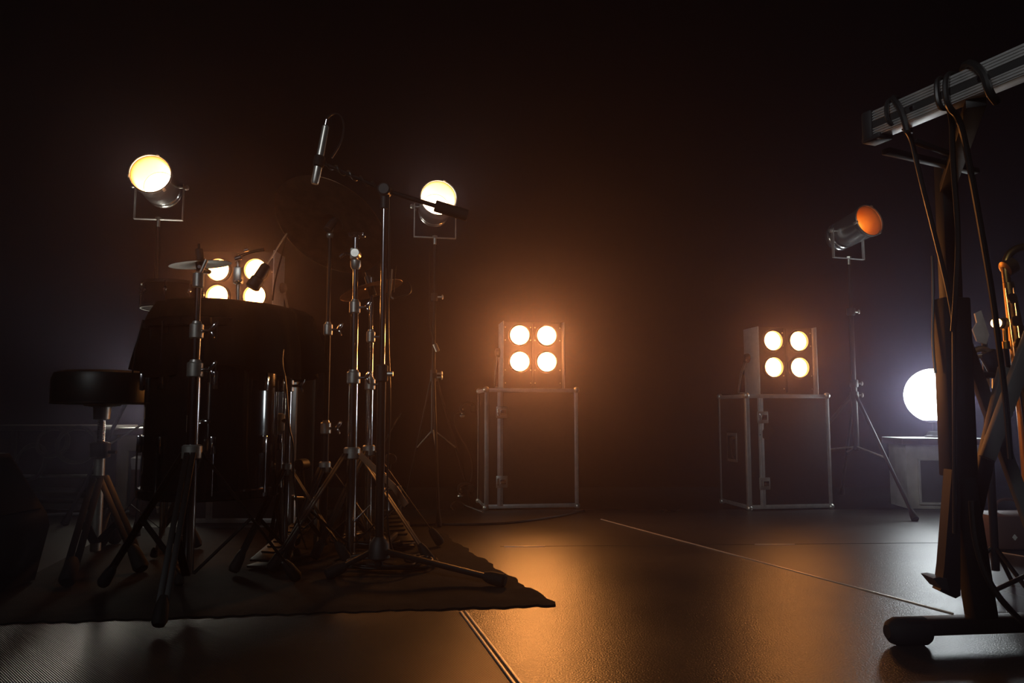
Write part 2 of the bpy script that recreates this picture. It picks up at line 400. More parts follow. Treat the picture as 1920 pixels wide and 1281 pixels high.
# ================================================================== PAR CANS
def par_can(front, back, R, label, lens, glass=.62, lr=.80, yk=None, yw=None):
    front=V(front); back=V(back); ax=(front-back).normalized(); L=(front-back).length; mid=(front+back)/2
    t=thing('par_can',label,'stage light',mid,0,'polished par can lights')
    mb=MB(); Lc=L
    prof=[(0,R*.35),(.004,R*.60),(L*.06,R*.80),(L*.14,R*.86),(L*.16,R*.90),(L*.18,R*.86),(L*.24,R*.86),(L*.26,R*.90),(L*.28,R*.86),(L*.34,R*.87),(L*.36,R*.93),(L*.39,R*.93),(L*.42,R*.92),(L*.90,R*.95),(L*.93,R*1.0),(L,R*1.0),(L,R*.97),(L*.98,R*.965)]
    mb.lathe(back,ax,prof,44,(True,False)); obj('barrel',mb,'barrel',t)
    mb=MB(); mb.lathe(back+ax*(L*(1-glass)),ax,[(0,R*lr),(.008,R*lr*.95),(.014,R*lr*.7),(.018,R*.25),(.019,.001)],40); ln=obj('lamp',mb,lens,t)
    mb=MB(); mb.lathe(back,ax,[(L*(1-glass)-.004,R*lr),(L*(1-glass)+.002,R*.80),(L*.93,R*.90),(L*.985,R*.95)],44,(False,False)); obj('lit_inner_wall',mb,'lit_wall',t)  # inner barrel wall with the orange lamplight painted in
    mb=MB(); mb.torus(back+ax*(L*(1-glass)+.004),ax,R*(lr+.01),.003,40,6); obj('lamp_ring',mb,'chrome_dull',ln)
    mb=MB(); mb.torus(front+ax*.004,ax,R*1.0,.0035,44,6); gf=obj('gel_frame',mb,'chrome_dull',t)
    # frame clips
    u,v,_=basis(ax)
    for k in range(3):
        a=k*2.094+1.9; c=front+u*(R*1.02*math.cos(a))+v*(R*1.02*math.sin(a))
        mb=MB(); mb.bar(c-ax*.02,c+ax*.012,.014,.006,up=(c-front).normalized()); obj('frame_clip',mb,'chrome_dull',gf)
    mb=MB(); mb.lathe(back,-ax,[(0,R*.3),(.02,R*.28),(.03,R*.16)],16); obj('lamp_cap',mb,'black_metal',t)
    # upright yoke
    h=yk or R*1.75; hw=yw or R*1.18
    side=V((ax.y,-ax.x,0)).normalized(); 
    if side.x<0: side=-side
    pv=back.lerp(front,.42)
    a1=pv-side*hw; a2=pv+side*hw; d=V((0,0,-h))
    mb=MB()
    for q in(a1,a2): mb.bar(q+V((0,0,.015)),q+d,.020,.004,up=side,bev=.001)
    mb.bar(a1+d-side*.002,a2+d+side*.002,.020,.004,up=(0,0,1),bev=.001); obj('yoke',mb,'alu',t)
    for q,s in((a1,-1),(a2,1)):
        mb=MB(); mb.cyl(q-side*s*(hw-R*.86),q+side*s*.006,.005); mb.lathe(q+side*s*.004,side*s,[(0,.011),(.010,.013),(.018,.008)],12); obj('tilt_knob',mb,'chrome_dull',t)
    bot=(a1+a2)/2+d
    mb=MB(); mb.cyl(bot+V((0,0,.012)),bot-V((0,0,.035)),.008); mb.lathe(bot,(0,0,1),[(0,.014),(.010,.014)],6); obj('spigot',mb,'chrome_dull',t)
    return t, bot-V((0,0,.035))
_,p1=par_can(PT(282,326,3.36),PT(312,366,3.62),.090,'blazing polished par can at far left high above the drum throne','par')
_,p2=par_can(PT(822,371,3.72),PT(812,402,3.98),.090,'blazing polished par can behind the boom arm of the overhead microphone','par')
_,p3=par_can(PT(1629,414,4.08),PT(1562,450,4.34),.088,'par can with a dim orange glow on the right hand light stand','par_dim',glass=.74,lr=.55,yk=.15)

def light_stand(top, pole_xy_foot, leg_az, label, hub_h, spread, r=.012, collar_zs=(.5,.8), foot1=None):
    base=V((top.x,top.y,0)); t=thing('light_stand',label,'light stand',base,0,'tripod light stands')
    H=top.z; zs=[hub_h-.30]+[H*c for c in collar_zs]+[H]
    mb=MB(); mb.cyl(base+V((0,0,zs[0])),base+V((0,0,zs[1]+.02)),r*1.25); obj('lower_pole',mb,'black_metal',t)
    mb=MB(); mb.cyl(base+V((0,0,zs[1])),base+V((0,0,zs[2]+.02)),r); obj('middle_pole',mb,'black_metal',t)
    mb=MB(); mb.cyl(base+V((0,0,zs[2])),base+V((0,0,H)),r*.75); obj('upper_pole',mb,'black_metal',t)
    for z in (zs[1],zs[2],hub_h):
        mb=MB(); mb.lathe(base+V((0,0,z-.02)),(0,0,1),[(0,r*1.7),(.004,r*1.9),(.036,r*1.9),(.04,r*1.7)],16); co=obj('collar',mb,'plastic',t)
        mb=MB(); mb.cyl(base+V((r,0,z)),base+V((r+.028,0,z)),.005); mb.sphere(base+V((r+.032,0,z)),.010,10,6,(.6,1,1.3)); obj('collar_knob',mb,'chrome_dull',co)
    for az in leg_az:
        a=math.radians(az); dx=V((math.sin(a),-math.cos(a),0))
        f=base+dx*spread+V((0,0,.012))
        if foot1 and az==leg_az[0]: f=GP(*foot1,.012); dx=V((f.x-base.x,f.y-base.y,0)).normalized()
        s0=base+dx*r*1.5+V((0,0,hub_h))
        mb=MB(); mb.cyl(s0,f,r*.72); lg=obj('leg',mb,'black_metal',t)
        m_=s0.lerp(f,.55); mb=MB(); mb.cyl(base+V((0,0,zs[0]+.02)),m_,r*.4); obj('leg_brace',mb,'chrome_dull',lg)
        dn=(f-s0).normalized(); mb=MB(); mb.lathe(f-dn*.05,dn,[(0,r*.9),(.03,r*1.3),(.055,r*1.5),(.062,r*1.1)],12); obj('rubber_foot',mb,'rubber',lg)
    return t
light_stand(p1,None,(20,-90,200),'black tripod stand under the far left par can, behind the drums',.75,.36)
light_stand(p2,None,(6,150,-150),'black tripod stand in front of the haze, between drums and middle flight case',.70,.36,r=.009,foot1=(823,983))
light_stand(p3,None,(50,165,-150),'black tripod stand on the right, between the flight case and the globe lamp',.60,.60,r=.012,foot1=(1715,972))
# lead with connector dangling beside the middle stand
mb=MB(); mb.tube([PT(806,470,3.86),PT(806,560,3.84),PT(805,610,3.84),PT(812,635,3.84),PT(816,648,3.84)],.0035,6,2)
t=thing('dangling_lead','thin lead with a metal connector dangling beside the middle light stand','cable',PT(806,470,3.84))
obj('lead',mb,'cable',t); mb=MB(); mb.cyl(PT(815,645,3.84),PT(821,659,3.84),.011); obj('connector',mb,'chrome_dull',t)

# ================================================================== GLOBE LAMPS + CABINETS
def globe_lamp(base, r, label, stem=.085, gm='globe'):
    base=base+V((0,0,.0012)); t=thing('globe_lamp',label,'lamp',base,0,'globe lamps on cabinets')
    mb=MB(); mb.lathe(base,(0,0,1),[(0,.055),(.008,.055),(.014,.045),(.03,.038),(.034,.018)],28); obj('lamp_base',mb,'black_metal',t)
    mb=MB(); mb.cyl(base+V((0,0,.03)),base+V((0,0,stem)),.013); mb.lathe(base+V((0,0,stem-.012)),(0,0,1),[(0,.02),(.006,.045),(.014,.048)],24); obj('neck',mb,'black_metal',t)
    c=base+V((0,0,stem+r*.93)); mb=MB()
    prof=[]
    for j in range(23):
        a=math.pi*(1-j/22*.88)-.0; 
    prof=[(-r*math.cos(x),r*math.sin(x)) for x in [math.radians(22+158*k/24) for k in range(25)]]
    mb.lathe(c,(0,0,1),[(p,max(q,.0005)) for p,q in prof],36); obj('globe',mb,gm,t)
    return t
def cabinet(name,label,loc,rotz,w,d,h,m,flip=False):
    t=thing(name,label,'cabinet',loc,rotz)
    mb=MB(); mb.box((w/2,d/2,h-.018),(w+.05,d+.05,.032),bev=.004); obj('top_board',mb,'wood',t,True)
    mb=MB(); mb.box((w/2,d/2,h-.0005),(w+.046,d+.046,.003),bev=.001); obj('lit_top_skin',mb,'paper',t,True)  # pale layer paints the globe's light onto the brown top
    mb=MB(); mb.box((w/2,d/2,(h-.034)/2),(w,d,h-.036),bev=.003); obj('carcass',mb,m,t,True)
    mb=MB()
    x0,x1,z0,z1=.06,w-.06,.03,h-.11
    mb.box((x0-.0,-.008,(z0+z1)/2),(.012,.016,z1-z0),bev=.002); mb.box((x1,-.008,(z0+z1)/2),(.012,.016,z1-z0),bev=.002)
    mb.box(((x0+x1)/2,-.008,z1),(x1-x0+.012,.016,.012),bev=.002); mb.box(((x0+x1)/2,-.008,z0),(x1-x0+.012,.016,.012),bev=.002)
    obj('door_frame',mb,m,t,True)
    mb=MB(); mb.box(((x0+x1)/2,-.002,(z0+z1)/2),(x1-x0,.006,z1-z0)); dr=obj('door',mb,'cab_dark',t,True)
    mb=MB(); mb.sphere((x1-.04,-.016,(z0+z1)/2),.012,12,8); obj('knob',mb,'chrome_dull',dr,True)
    return t
hr=PT(1700,822,4.1).z; cr=PT(1697,900,4.12)
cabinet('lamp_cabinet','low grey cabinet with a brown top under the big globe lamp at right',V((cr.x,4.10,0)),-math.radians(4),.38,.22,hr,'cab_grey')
globe_lamp(V((PT(1748,735,4.22).x,4.21,hr)),.146,'big glowing white globe lamp partly hidden by the keyboard stand post',stem=.092)
hl=PT(240,803,3.9).z; cxl=PT(216,900,3.92)
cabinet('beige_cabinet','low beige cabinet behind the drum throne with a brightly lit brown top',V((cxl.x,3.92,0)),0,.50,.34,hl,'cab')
globe_lamp(V((PT(314,712,4.08).x,4.08,hl)),.12,'glowing white globe lamp hidden behind the cloth-covered drum at left',stem=.10,gm='globe_left')

# ================================================================== DRUM KIT
# --- cloth-covered floor tom
tc=PT(400,760,2.52); tc.z=0; TR=.205
zb=PT(400,943,2.33).z; zt=.80
t=thing('floor_tom','glossy black floor tom on chrome legs, draped with a black cloth','drum',V((tc.x,tc.y,0)))
mb=MB(); mb.lathe(V((tc.x,tc.y,zb+.02)),(0,0,1),[(0,TR*.97),(0,TR),(zt-zb-.04,TR),(zt-zb-.04,TR*.97)],64); obj('shell',mb,'black_gloss',t)
for z in(zb+.004,zt-.035):
    mb=MB(); mb.lathe(V((tc.x,tc.y,z)),(0,0,1),[(0,TR*.99),(0,TR+.010),(.004,TR+.013),(.026,TR+.013),(.030,TR+.008),(.030,TR*.99)],64,(False,False)); obj('hoop',mb,'black_gloss',t)
mb=MB(); mb.lathe(V((tc.x,tc.y,zb)),(0,0,1),[(0,TR*.9),(.012,TR*.985),(.02,TR*.985)],48); obj('bottom_head',mb,'vinyl',t)
mb=MB(); mb.lathe(V((tc.x,tc.y,zt-.03)),(0,0,1),[(0,TR*.98),(.018,TR*.98)],48); obj('top_head',mb,'head',t)
for k in range(8):
    a=math.radians(-90+22+45*k); n=V((math.cos(a),math.sin(a),0)); b=V((tc.x,tc.y,0))
    for z in(zb+.17,zt-.20):
        mb=MB(); mb.bar(b+n*(TR+.008)+V((0,0,z-.028)),b+n*(TR+.008)+V((0,0,z+.028)),.018,.016,up=n,bev=.005)
        lg=obj('lug',mb,'chrome',t); lo=z<.5
        z2=zb+.02 if lo else zt-.02
        mb=MB(); mb.cyl(b+n*(TR+.014)+V((0,0,z)),b+n*(TR+.014)+V((0,0,z2)),.003,n=8); obj('tension_rod',mb,'chrome',lg)
def tom_leg(n, footoff):
    b=V((tc.x,tc.y,0)); p=b+n*(TR+.022)
    mb=MB(); mb.tube([p+V((0,0,.74)),p+V((0,0,.35)),p+V((0,0,.13)),p+n*.03+V((0,0,.08)),p+n*.05+V((0,0,RZ+.02))],.0055,10,1); L=obj('leg',mb,'chrome',t)
    mb=MB(); mb.lathe(p+n*.052+V((0,0,RZ+.035)),n*.2+V((0,0,-1)),[(0,.007),(.01,.012),(.028,.014),(.034,.010)],14); obj('rubber_foot',mb,'rubber',L)
    mb=MB(); mb.bar(b+n*(TR+.010)+V((0,0,.44)),b+n*(TR+.010)+V((0,0,.50)),.030,.026,up=n,bev=.006); B=obj('leg_bracket',mb,'chrome_dull',t)
    s=V((-n.y,n.x,0)); 
    if s.x<0: s=-s
    q=p+V((0,0,.47)); mb=MB(); mb.cyl(q,q+s*.028,.005); mb.sphere(q+s*.040+V((0,0,.006)),.013,10,6,(1.3,.5,.6)); obj('wing_nut',mb,'chrome',B)
for az in(-84,148,28): tom_leg(V((math.cos(math.radians(az)),math.sin(math.radians(az)),0)),0)

# cloth: loft of rippled rings
mb=MB(); n=120; c0=V((PT(436,600,2.56).x,2.56,0)); ztop=PT(430,563,2.45).z
lv=[(0,.02,0),(0,.12,0),(-.002,.20,.002),(-.012,.235,.006),(-.04,.255,.010),(-.10,.272,.016),(-.17,.286,.020),(-.235,.292,.026)]
rings=[]
for dz,r,am in lv:
    b=len(mb.v); rings.append(b)
    for i in range(n):
        a=2*math.pi*i/n
        rr=r+am*(math.sin(a*9+1)+.6*math.sin(a*17+2)+.4*math.sin(a*5))
        zz=ztop+dz + (.02*math.sin(a*4+.5) if dz<-.2 else 0) + .012*math.cos(a)*(-1 if dz>-.02 else 0)
        mb.v.append(V((c0.x+rr*1.0*math.cos(a), c0.y+rr*.86*math.sin(a), zz)))
for a,b in zip(rings,rings[1:]): mb.join(a,b,n)
mb.f.append(tuple(range(rings[0],rings[0]+n)))
cl_o=solo('drum_cloth','black cloth draped over the top of the floor tom','cloth',mb,'cloth',V((c0.x,c0.y,ztop)))
md=cl_o.modifiers.new('thick','SOLIDIFY'); md.thickness=.003
sd_r=[]

# --- stands
def drum_stand(name,label,cat,xy,tubes,legs,hub,spread,r,group='chrome drum hardware stands',metal='chrome',flat=True,legm='black_metal',foot_r=1.0,feet=None):
    base=V((xy[0],xy[1],RZ)); t=thing(name,label,cat,base,0,group)
    z=.05
    nm=('lower_tube','middle_tube','upper_tube')
    for k,(z0,z1,rr) in enumerate(tubes):
        mb=MB(); mb.cyl(base+V((0,0,z0)),base+V((0,0,z1)),rr,n=20); obj(nm[min(k,2)],mb,metal,t)
        if k<len(tubes)-1:
            mb=MB(); mb.lathe(base+V((0,0,z1-.034)),(0,0,1),[(0,rr+.003),(.003,rr+.006),(.038,rr+.006),(.041,rr+.003),(.041,rr+.001),(.048,rr*.9)],20); co=obj('collar',mb,'chrome_dull',t)
            q=base+V((rr,-.002,z1-.014)); mb=MB(); mb.cyl(q,q+V((.024,-.004,0)),.005); mb.sphere(q+V((.034,-.004,.010)),.014,10,6,(.5,.35,1.3),Matrix.Rotation(.6,3,'Y')); mb.sphere(q+V((.034,-.004,-.010)),.010,10,6,(.5,.35,1.3),Matrix.Rotation(-.4,3,'Y')); obj('wing_nut',mb,'chrome',co)
    mb=MB(); mb.lathe(base+V((0,0,hub-.02)),(0,0,1),[(0,r*1.4),(.004,r*1.7),(.036,r*1.7),(.04,r*1.4)],18); hb=obj('leg_hub',mb,'chrome_dull',t)
    for i,az in enumerate(legs):
        a=math.radians(az); dx=V((math.sin(a),-math.cos(a),0)); sp=feet[i] if feet else spread
        s0=base+dx*r*1.6+V((0,0,hub)); f=base+dx*sp+V((0,0,.02)); s=V((-dx.y,dx.x,0))
        mb=MB()
        for k in(-1,1): mb.bar(s0+s*k*.008,f+s*k*.008,.003,.014,up=s if flat else (0,0,1),bev=.0008)
        L=obj('leg',mb,legm,t)
        mb=MB(); mid=s0.lerp(f,.52)
        for k in(-1,1): mb.bar(base+dx*r+V((0,0,.06))+s*k*.005,mid+s*k*.005,.003,.011,up=s,bev=.0006)
        obj('brace',mb,legm,L)
        mb=MB(); dn=(f-s0).normalized(); mb.lathe(f-dn*.055,dn,[(0,.009*foot_r),(.02,.015*foot_r),(.06,.018*foot_r),(.07,.013*foot_r)],14); obj('rubber_foot',mb,'rubber',L)
    return t,base
def xy(px,py,Y): p=PT(px,py,Y); return (p.x,p.y)
# A: big chrome stand in front of the tom
def hz(px,py,Y): return PT(px,py,Y).z-RZ
YA=2.10
tA,bA=drum_stand('cymbal_stand','thick chrome stand directly in front of the cloth-covered floor tom','cymbal stand',xy(364,740,YA),[(.06,hz(364,698,YA)+.02,.0155),(hz(364,700,YA),hz(364,612,YA),.0125),(hz(364,620,YA),hz(372,520,YA),.0085)],(12,128,-112),hz(364,848,YA),.30,.0155)
mb=MB(); q=bA+V((0,0,hz(372,520,YA))); mb.lathe(q+V((0,0,-.03)),(0,0,1),[(0,.012),(.004,.015),(.04,.015),(.044,.010)],14); mb.cyl(q+V((0,0,.0)),q+V((.02,0,.05)),.005); obj('tilter',mb,'chrome_dull',tA)
# B: chrome stand with bare tilter
YB=2.62
tB,bB=drum_stand('cymbal_stand','tall chrome stand with a bare tilter on top, right of the drum','cymbal stand',xy(663,700,YB),[(.02,hz(661,712,YB)+.02,.0165),(hz(661,715,YB),hz(664,580,YB)+.02,.0125),(hz(664,590,YB),hz(664,500,YB),.0085)],(75,-45,190),hz(657,850,YB),.28,.0165)
q=bB+V((0,0,hz(664,500,YB)))
mb=MB(); mb.lathe(q-V((0,0,.01)),(0,0,1),[(0,.012),(.01,.018),(.03,.018),(.034,.012)],16); mb.box(q+V((-.006,0,.045)),(.026,.022,.04),bev=.005); mb.cyl(q+V((0,-.02,.045)),q+V((0,.02,.045)),.016); tl=obj('tilter',mb,'chrome_dull',tB)
mb=MB(); mb.cyl(q+V((0,0,.06)),q+V((0,0,.105)),.013); mb.lathe(q+V((0,0,.100)),(0,0,1),[(0,.014),(.006,.026),(.016,.030),(.020,.022),(.021,.006)],18); mb.sphere(q+V((.026,-.006,.108)),.009,10,6); obj('tilter_cap',mb,'chrome',tl)
mb=MB(); mb.tube([q+V((-.012,0,.04)),q+V((-.035,-.01,.045)),q+V((-.052,-.015,.03))],.006,8,2); obj('wing_nut',mb,'chrome',tl)
# flat strap braces seen on B
# C: second chrome stand right behind
YC=2.85
tC,bC=drum_stand('cymbal_stand','slim chrome stand just behind the tall one, by the boom stand','cymbal stand',xy(694,700,YC),[(.02,hz(694,724,YC)+.02,.0135),(hz(694,730,YC),hz(694,635,YC)+.02,.0100),(hz(694,640,YC),hz(694,520,YC),.0070)],(100,-30,215),hz(692,845,YC),.26,.0135)
# D: overhead microphone boom stand
YD=2.38
bD=V((PT(716,700,YD).x,YD,RZ)); t=thing('microphone_stand','tall black boom stand holding the overhead microphone, right of the drums','microphone stand',bD)
jt=PT(737,357,YD); jt.x=bD.x+.0; zJ=jt.z
mb=MB(); mb.cyl(bD+V((0,0,.03)),bD+V((0,0,.62)),.013,n=18); obj('lower_tube',mb,'black_metal',t)
mb=MB(); mb.cyl(bD+V((0,0,.58)),V((bD.x,bD.y,zJ)),.0085,n=16); obj('upper_tube',mb,'chrome',t)
mb=MB(); mb.lathe(bD+V((0,0,.585)),(0,0,1),[(0,.016),(.004,.019),(.05,.019),(.055,.012)],16); co=obj('collar',mb,'plastic',t)
mb=MB(); mb.cyl(bD+V((.01,0,.61)),bD+V((.035,0,.61)),.008); obj('collar_knob',mb,'chrome_dull',co)
mb=MB(); mb.lathe(V((bD.x,bD.y-.022,zJ)),(0,1,0),[(0,.016),(.004,.021),(.04,.021),(.044,.016)],18); mb.cyl(V((bD.x,bD.y,zJ-.06)),V((bD.x,bD.y,zJ-.01)),.014); jn=obj('boom_joint',mb,'plastic',t)
e1=PT(600,303,YD-.05); e2=PT(852,397,YD+.04); J=V((bD.x,bD.y-.0,zJ))
mb=MB(); mb.cyl(e1,J,.006,n=12); mb.cyl(J,e2,.0075,n=12); obj('boom_arm',mb,'black_metal',t)
mb=MB(); dd=(e2-J).normalized(); mb.cyl(e2-dd*.065,e2+dd*.045,.019,n=20); obj('counterweight',mb,'rubber',t)
zh=.06
for i,(fx,fy) in enumerate(((938,1088),(620,1075),(760,985))):
    f=GP(fx,fy,RZ+.015); s0=bD+V((0,0,zh))+((f-bD).normalized()*.02); s0.z=.085
    mb=MB(); mb.bar(s0,f,.016,.016,bev=.004); L=obj('leg',mb,'black_metal',t)
    dn=(f-s0).normalized(); mb=MB(); mb.lathe(f-dn*.05,dn,[(0,.012),(.02,.018),(.06,.020),(.066,.014)],14); obj('rubber_foot',mb,'rubber',L)
mb=MB(); mb.lathe(bD+V((0,0,.045)),(0,0,1),[(0,.02),(.008,.034),(.05,.030),(.07,.015)],20); obj('leg_hub',mb,'plastic',t)
# cable twisted round the boom
pts=[]; 
for i in range(61):
    s=i/60; c=e1.lerp(J,s*.98+.01); a=i*.55
    pts.append(c+V((0,math.cos(a)*.010,math.sin(a)*.010)))
mb=MB(); mb.tube(pts,.0032,6); solo('microphone_cable','glossy cable wound around the boom arm of the overhead microphone','cable',mb,'cable',e1)
# overhead pencil microphone
m1=PT(611,236,YD-.06); m2=PT(590,345,YD-.06)
t=thing('pencil_microphone','silver pencil microphone hanging at the tip of the boom arm','microphone',(m1+m2)/2)
ax=(m2-m1).normalized(); L=(m2-m1).length
mb=MB(); mb.lathe(m1,ax,[(0,.008),(.003,.0105),(L*.52,.0115),(L*.55,.0115)],18); obj('body',mb,'chrome_dull',t)
mb=MB(); mb.lathe(m1+ax*L*.52,ax,[(0,.014),(.004,.017),(L*.17,.017),(L*.19,.014)],18); mb.cyl(m1+ax*L*.6,e1,.007); obj('clip',mb,'rubber',t)
mb=MB(); mb.lathe(m1+ax*L*.71,ax,[(0,.0125),(L*.25,.0125),(L*.29,.010)],18); obj('capsule',mb,'chrome_dull',t)
mb=MB(); mb.cyl(m1-ax*.02,m1,.008); obj('plug',mb,'chrome',t)
mb=MB(); mb.tube([m1-ax*.02,PT(613,222,YD-.06),PT(625,212,YD-.05),PT(640,216,YD-.04),PT(646,238,YD-.03),PT(640,268,YD-.03),PT(622,296,YD-.03)],.003,6,3)
solo('microphone_lead','thin cable arching out of the top of the overhead microphone','cable',mb,'cable',m1)

# cymbals
def cymbal(c, n, R, label, m='bronze', cup=.18, group='cymbals of the kit'):
    n=V(n).normalized(); t=thing('cymbal',label,'cymbal',c,0,group); h=.022*R/.2
    mb=MB(); prof=[(0,R),(.0012,R),(h*.25,R*.8),(h*.55,R*.5),(h*.8,R*.28),(h*.95,R*.2),(h*1.5,R*.15),(h*1.9,R*.07),(h*1.95,.006)]
    mb.lathe(c,n,prof,72,(False,False)); o=obj('plate',mb,m,t); md=o.modifiers.new('thick','SOLIDIFY'); md.thickness=.0012
    mb=MB(); mb.cyl(V(c)+n*(h*1.2),V(c)+n*(h*2+.03),.012,n=12); mb.lathe(V(c)+n*(h*2+.03),n,[(0,.004),(.016,.004)],8); obj('felt_and_nut',mb,'plastic',t)
    mb=MB(); mb.cyl(V(c)-n*.02,V(c)+n*(h*1.2),.014,n=12); obj('lower_felt',mb,'plastic',t)
    return t
cc=PT(618,425,2.72)
cymbal(cc,(.30,.62,.80),.215,'large bronze cymbal tilted away above the kit, below the boom arm')
# the cymbal's own stand
YG=2.74
tG,bG=drum_stand('cymbal_stand','dark stand behind the kit carrying the large tilted cymbal','cymbal stand',(cc.x,cc.y+.01),[(.03,.45,.012),(.44,.80,.010),(.79,cc.z-RZ-.03,.0065)],(100,-20,220),.30,.22,.012,metal='black_metal')
mb=MB(); q=V((cc.x,cc.y+.01,cc.z-.03)); mb.cyl(q,cc+V((.30,.62,.80)).normalized()*.055,.004); mb.sphere(q,.013,12,8); obj('tilter',mb,'chrome_dull',tG)
c2=PT(376,497,2.34)
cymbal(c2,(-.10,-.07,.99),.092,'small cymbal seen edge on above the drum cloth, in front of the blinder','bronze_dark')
# splash on stand C
c3=V((bC.x,bC.y,hz(694,545,YC)+RZ)); cymbal(c3,(-.30,.02,.95),.12,'small tilted cymbal halfway up the slim chrome stand')
# small cymbal carrier on A: stand A top sits under c2? use a short arm
mb=MB(); qa=bA+V((0,0,hz(372,520,YA)+.03)); mb.tube([qa,qa+V((0,.10,.0)),c2-V((0,0,.02))],.005,8,1); obj('cymbal_arm',mb,'chrome',tA)

# --- small snare on a stand at the left, in the shadow
ss=PT(322,556,2.95); YS=2.95
t=thing('snare_drum','small black drum with chrome lugs in the shadow left of the tom cloth','drum',ss-V((0,0,.05)))
mb=MB(); mb.lathe(ss-V((0,0,.05)),(0,0,1),[(0,.10),(0,.105),(.10,.105),(.10,.10)],44); obj('shell',mb,'cloth',t)
mb=MB(); mb.lathe(ss+V((0,0,.05)),(0,0,1),[(0,.1),(.002,.1)],44); obj('drum_head',mb,'vinyl',t)
for z in(-.052,.04):
    mb=MB(); mb.lathe(ss+V((0,0,z)),(0,0,1),[(0,.105),(0,.111),(.012,.111),(.012,.105)],44,(False,False)); obj('hoop',mb,'black_metal',t)
for k in range(8):
    a=k*math.pi/4+.2; n_=V((math.cos(a),math.sin(a),0)); mb=MB(); mb.sphere(ss+n_*.111+V((0,0,.012)),.008,10,6,(1,1,1.6)); mb.cyl(ss+n_*.114+V((0,0,-.045)),ss+n_*.114+V((0,0,.045)),.0025,n=6); obj('lug',mb,'chrome',t)
drum_stand('snare_stand','chrome stand under the small shadowed drum, hidden by the tom','drum stand',(ss.x,ss.y),[(.03,.45,.011),(.44,ss.z-.05-RZ-.002,.009)],(60,180,-60),.30,.2,.011)

# --- clip microphone with gooseneck over the tom cloth
pm=[PT(538,438,2.5),PT(533,462,2.5),PT(524,495,2.5),PT(515,530,2.5),PT(511,563,2.47)]
t=thing('clip_microphone','small dark microphone on a gooseneck clipped over the cloth edge, before the blinder','microphone',pm[-1])
mb=MB(); mb.tube(pm,.0028,8,3); obj('gooseneck',mb,'black_metal',t)
mb=MB(); mb.tube([pm[0],PT(528,452,2.48),PT(512,478,2.46),PT(498,500,2.44)],.0026,8,2); obj('arm',mb,'chrome_dull',t)
a_=PT(500,497,2.44); b_=PT(472,541,2.42); dn=(b_-a_).normalized(); Lm=(b_-a_).length
mb=MB(); mb.lathe(a_,dn,[(0,.012),(.006,.016),(Lm*.55,.017),(Lm*.6,.021),(Lm*.95,.023),(Lm,.017)],20); obj('body',mb,'plastic',t)
mb=MB(); mb.bar(pm[-1]-V((0,0,.02)),pm[-1]+V((0,0,.006)),.02,.014); obj('rim_clip',mb,'chrome_dull',t)
# drumsticks / rods catching light above
def stick(a,b,r,label):
    a=V(a); b=V(b); d=(b-a); mb=MB(); L=d.length
    mb.lathe(a,d,[(0,r*.8),(.004,r),(L*.7,r),(L*.93,r*.6),(L*.965,r*.45),(L*.975,r*.75),(L*.995,r*.6),(L,r*.2)],12)
    return mb
t=thing('tom_holder','chrome rod holder with two angled arms above the drum cloth','drum hardware',PT(455,560,2.62))
mb=MB(); mb.cyl(PT(447,560,2.62)-V((0,0,.01)),PT(447,486,2.62),.0065); obj('post',mb,'chrome_dull',t)
mb=MB(); mb.tube([PT(443,484,2.62),PT(455,478,2.62),PT(475,471,2.62),PT(496,468,2.62)],.0055,8,1); obj('angled_arm',mb,'chrome',t)
mb=MB(); mb.cyl(PT(441,486,2.60),PT(453,482,2.60),.008); mb.cyl(PT(458,470,2.62),PT(466,468,2.62),.005); obj('wing_nut',mb,'chrome',t)
mb=MB(); mb.box(PT(447,517,2.62),(.03,.03,.06),bev=.006)
for k in range(3): mb.sphere(PT(440+k*6,528-k*1,2.60),.005,8,6)
obj('ratchet',mb,'chrome_dull',t)

# --- hi-hat stand and pedals
YH=2.58
tH,bH=drum_stand('hi_hat_stand','slim hi-hat stand between the covered tom and the chrome stands','hi-hat stand',xy(541,760,YH),[(.03,hz(541,716,YH),.0095),(hz(541,720,YH),hz(541,600,YH),.0065)],(90,-30,210),hz(541,880,YH),.2,.0095)
def pedal(p, az, label, m='black_metal'):
    t=thing('foot_pedal',label,'pedal',p,math.radians(az),'foot pedals')
    mb=MB(); mb.box((0,.0,.006),(.09,.30,.008),bev=.002); obj('base_plate',mb,'black_metal',t,True)
    R=Matrix.Rotation(math.radians(17),3,'X'); mb=MB(); mb.box((0,-.01,.062),(.085,.27,.008),R,.003)
    for k in range(6): mb.box((0,-.09+k*.035,.062+(-.08+k*.035)*.30+.006),(.06,.006,.004),R)
    obj('footboard',mb,m,t,True)
    mb=MB()
    for s in(-1,1): mb.bar((s*.045,.13,.01),(s*.045,.13,.20),.012,.014,up=(0,1,0))
    mb.cyl((-.05,.13,.19),(.05,.13,.19),.006); obj('frame',mb,'chrome_dull',t,True)
    mb=MB(); mb.tube([(0,.13,.19),(0,.125,.14),(0,.115,.105)],.006,8); obj('drive_chain',mb,'chrome',t,True)
    mb=MB(); mb.cyl((0,.13,.19),(0,.10,.30),.004); mb.cyl((0,.075,.31),(0,.125,.31),.02); obj('beater',mb,'plastic',t,True)
    return t
pp=GP(605,1010,0); pp.z=RZ; pedal(V((pp.x,2.62,RZ)),-14,'foot pedal on the rug left of the tall chrome stand')
pp=GP(655,1000,0); pedal(V((PT(738,960,2.95).x,2.98,RZ)),20,'foot pedal on the rug right of the boom stand')
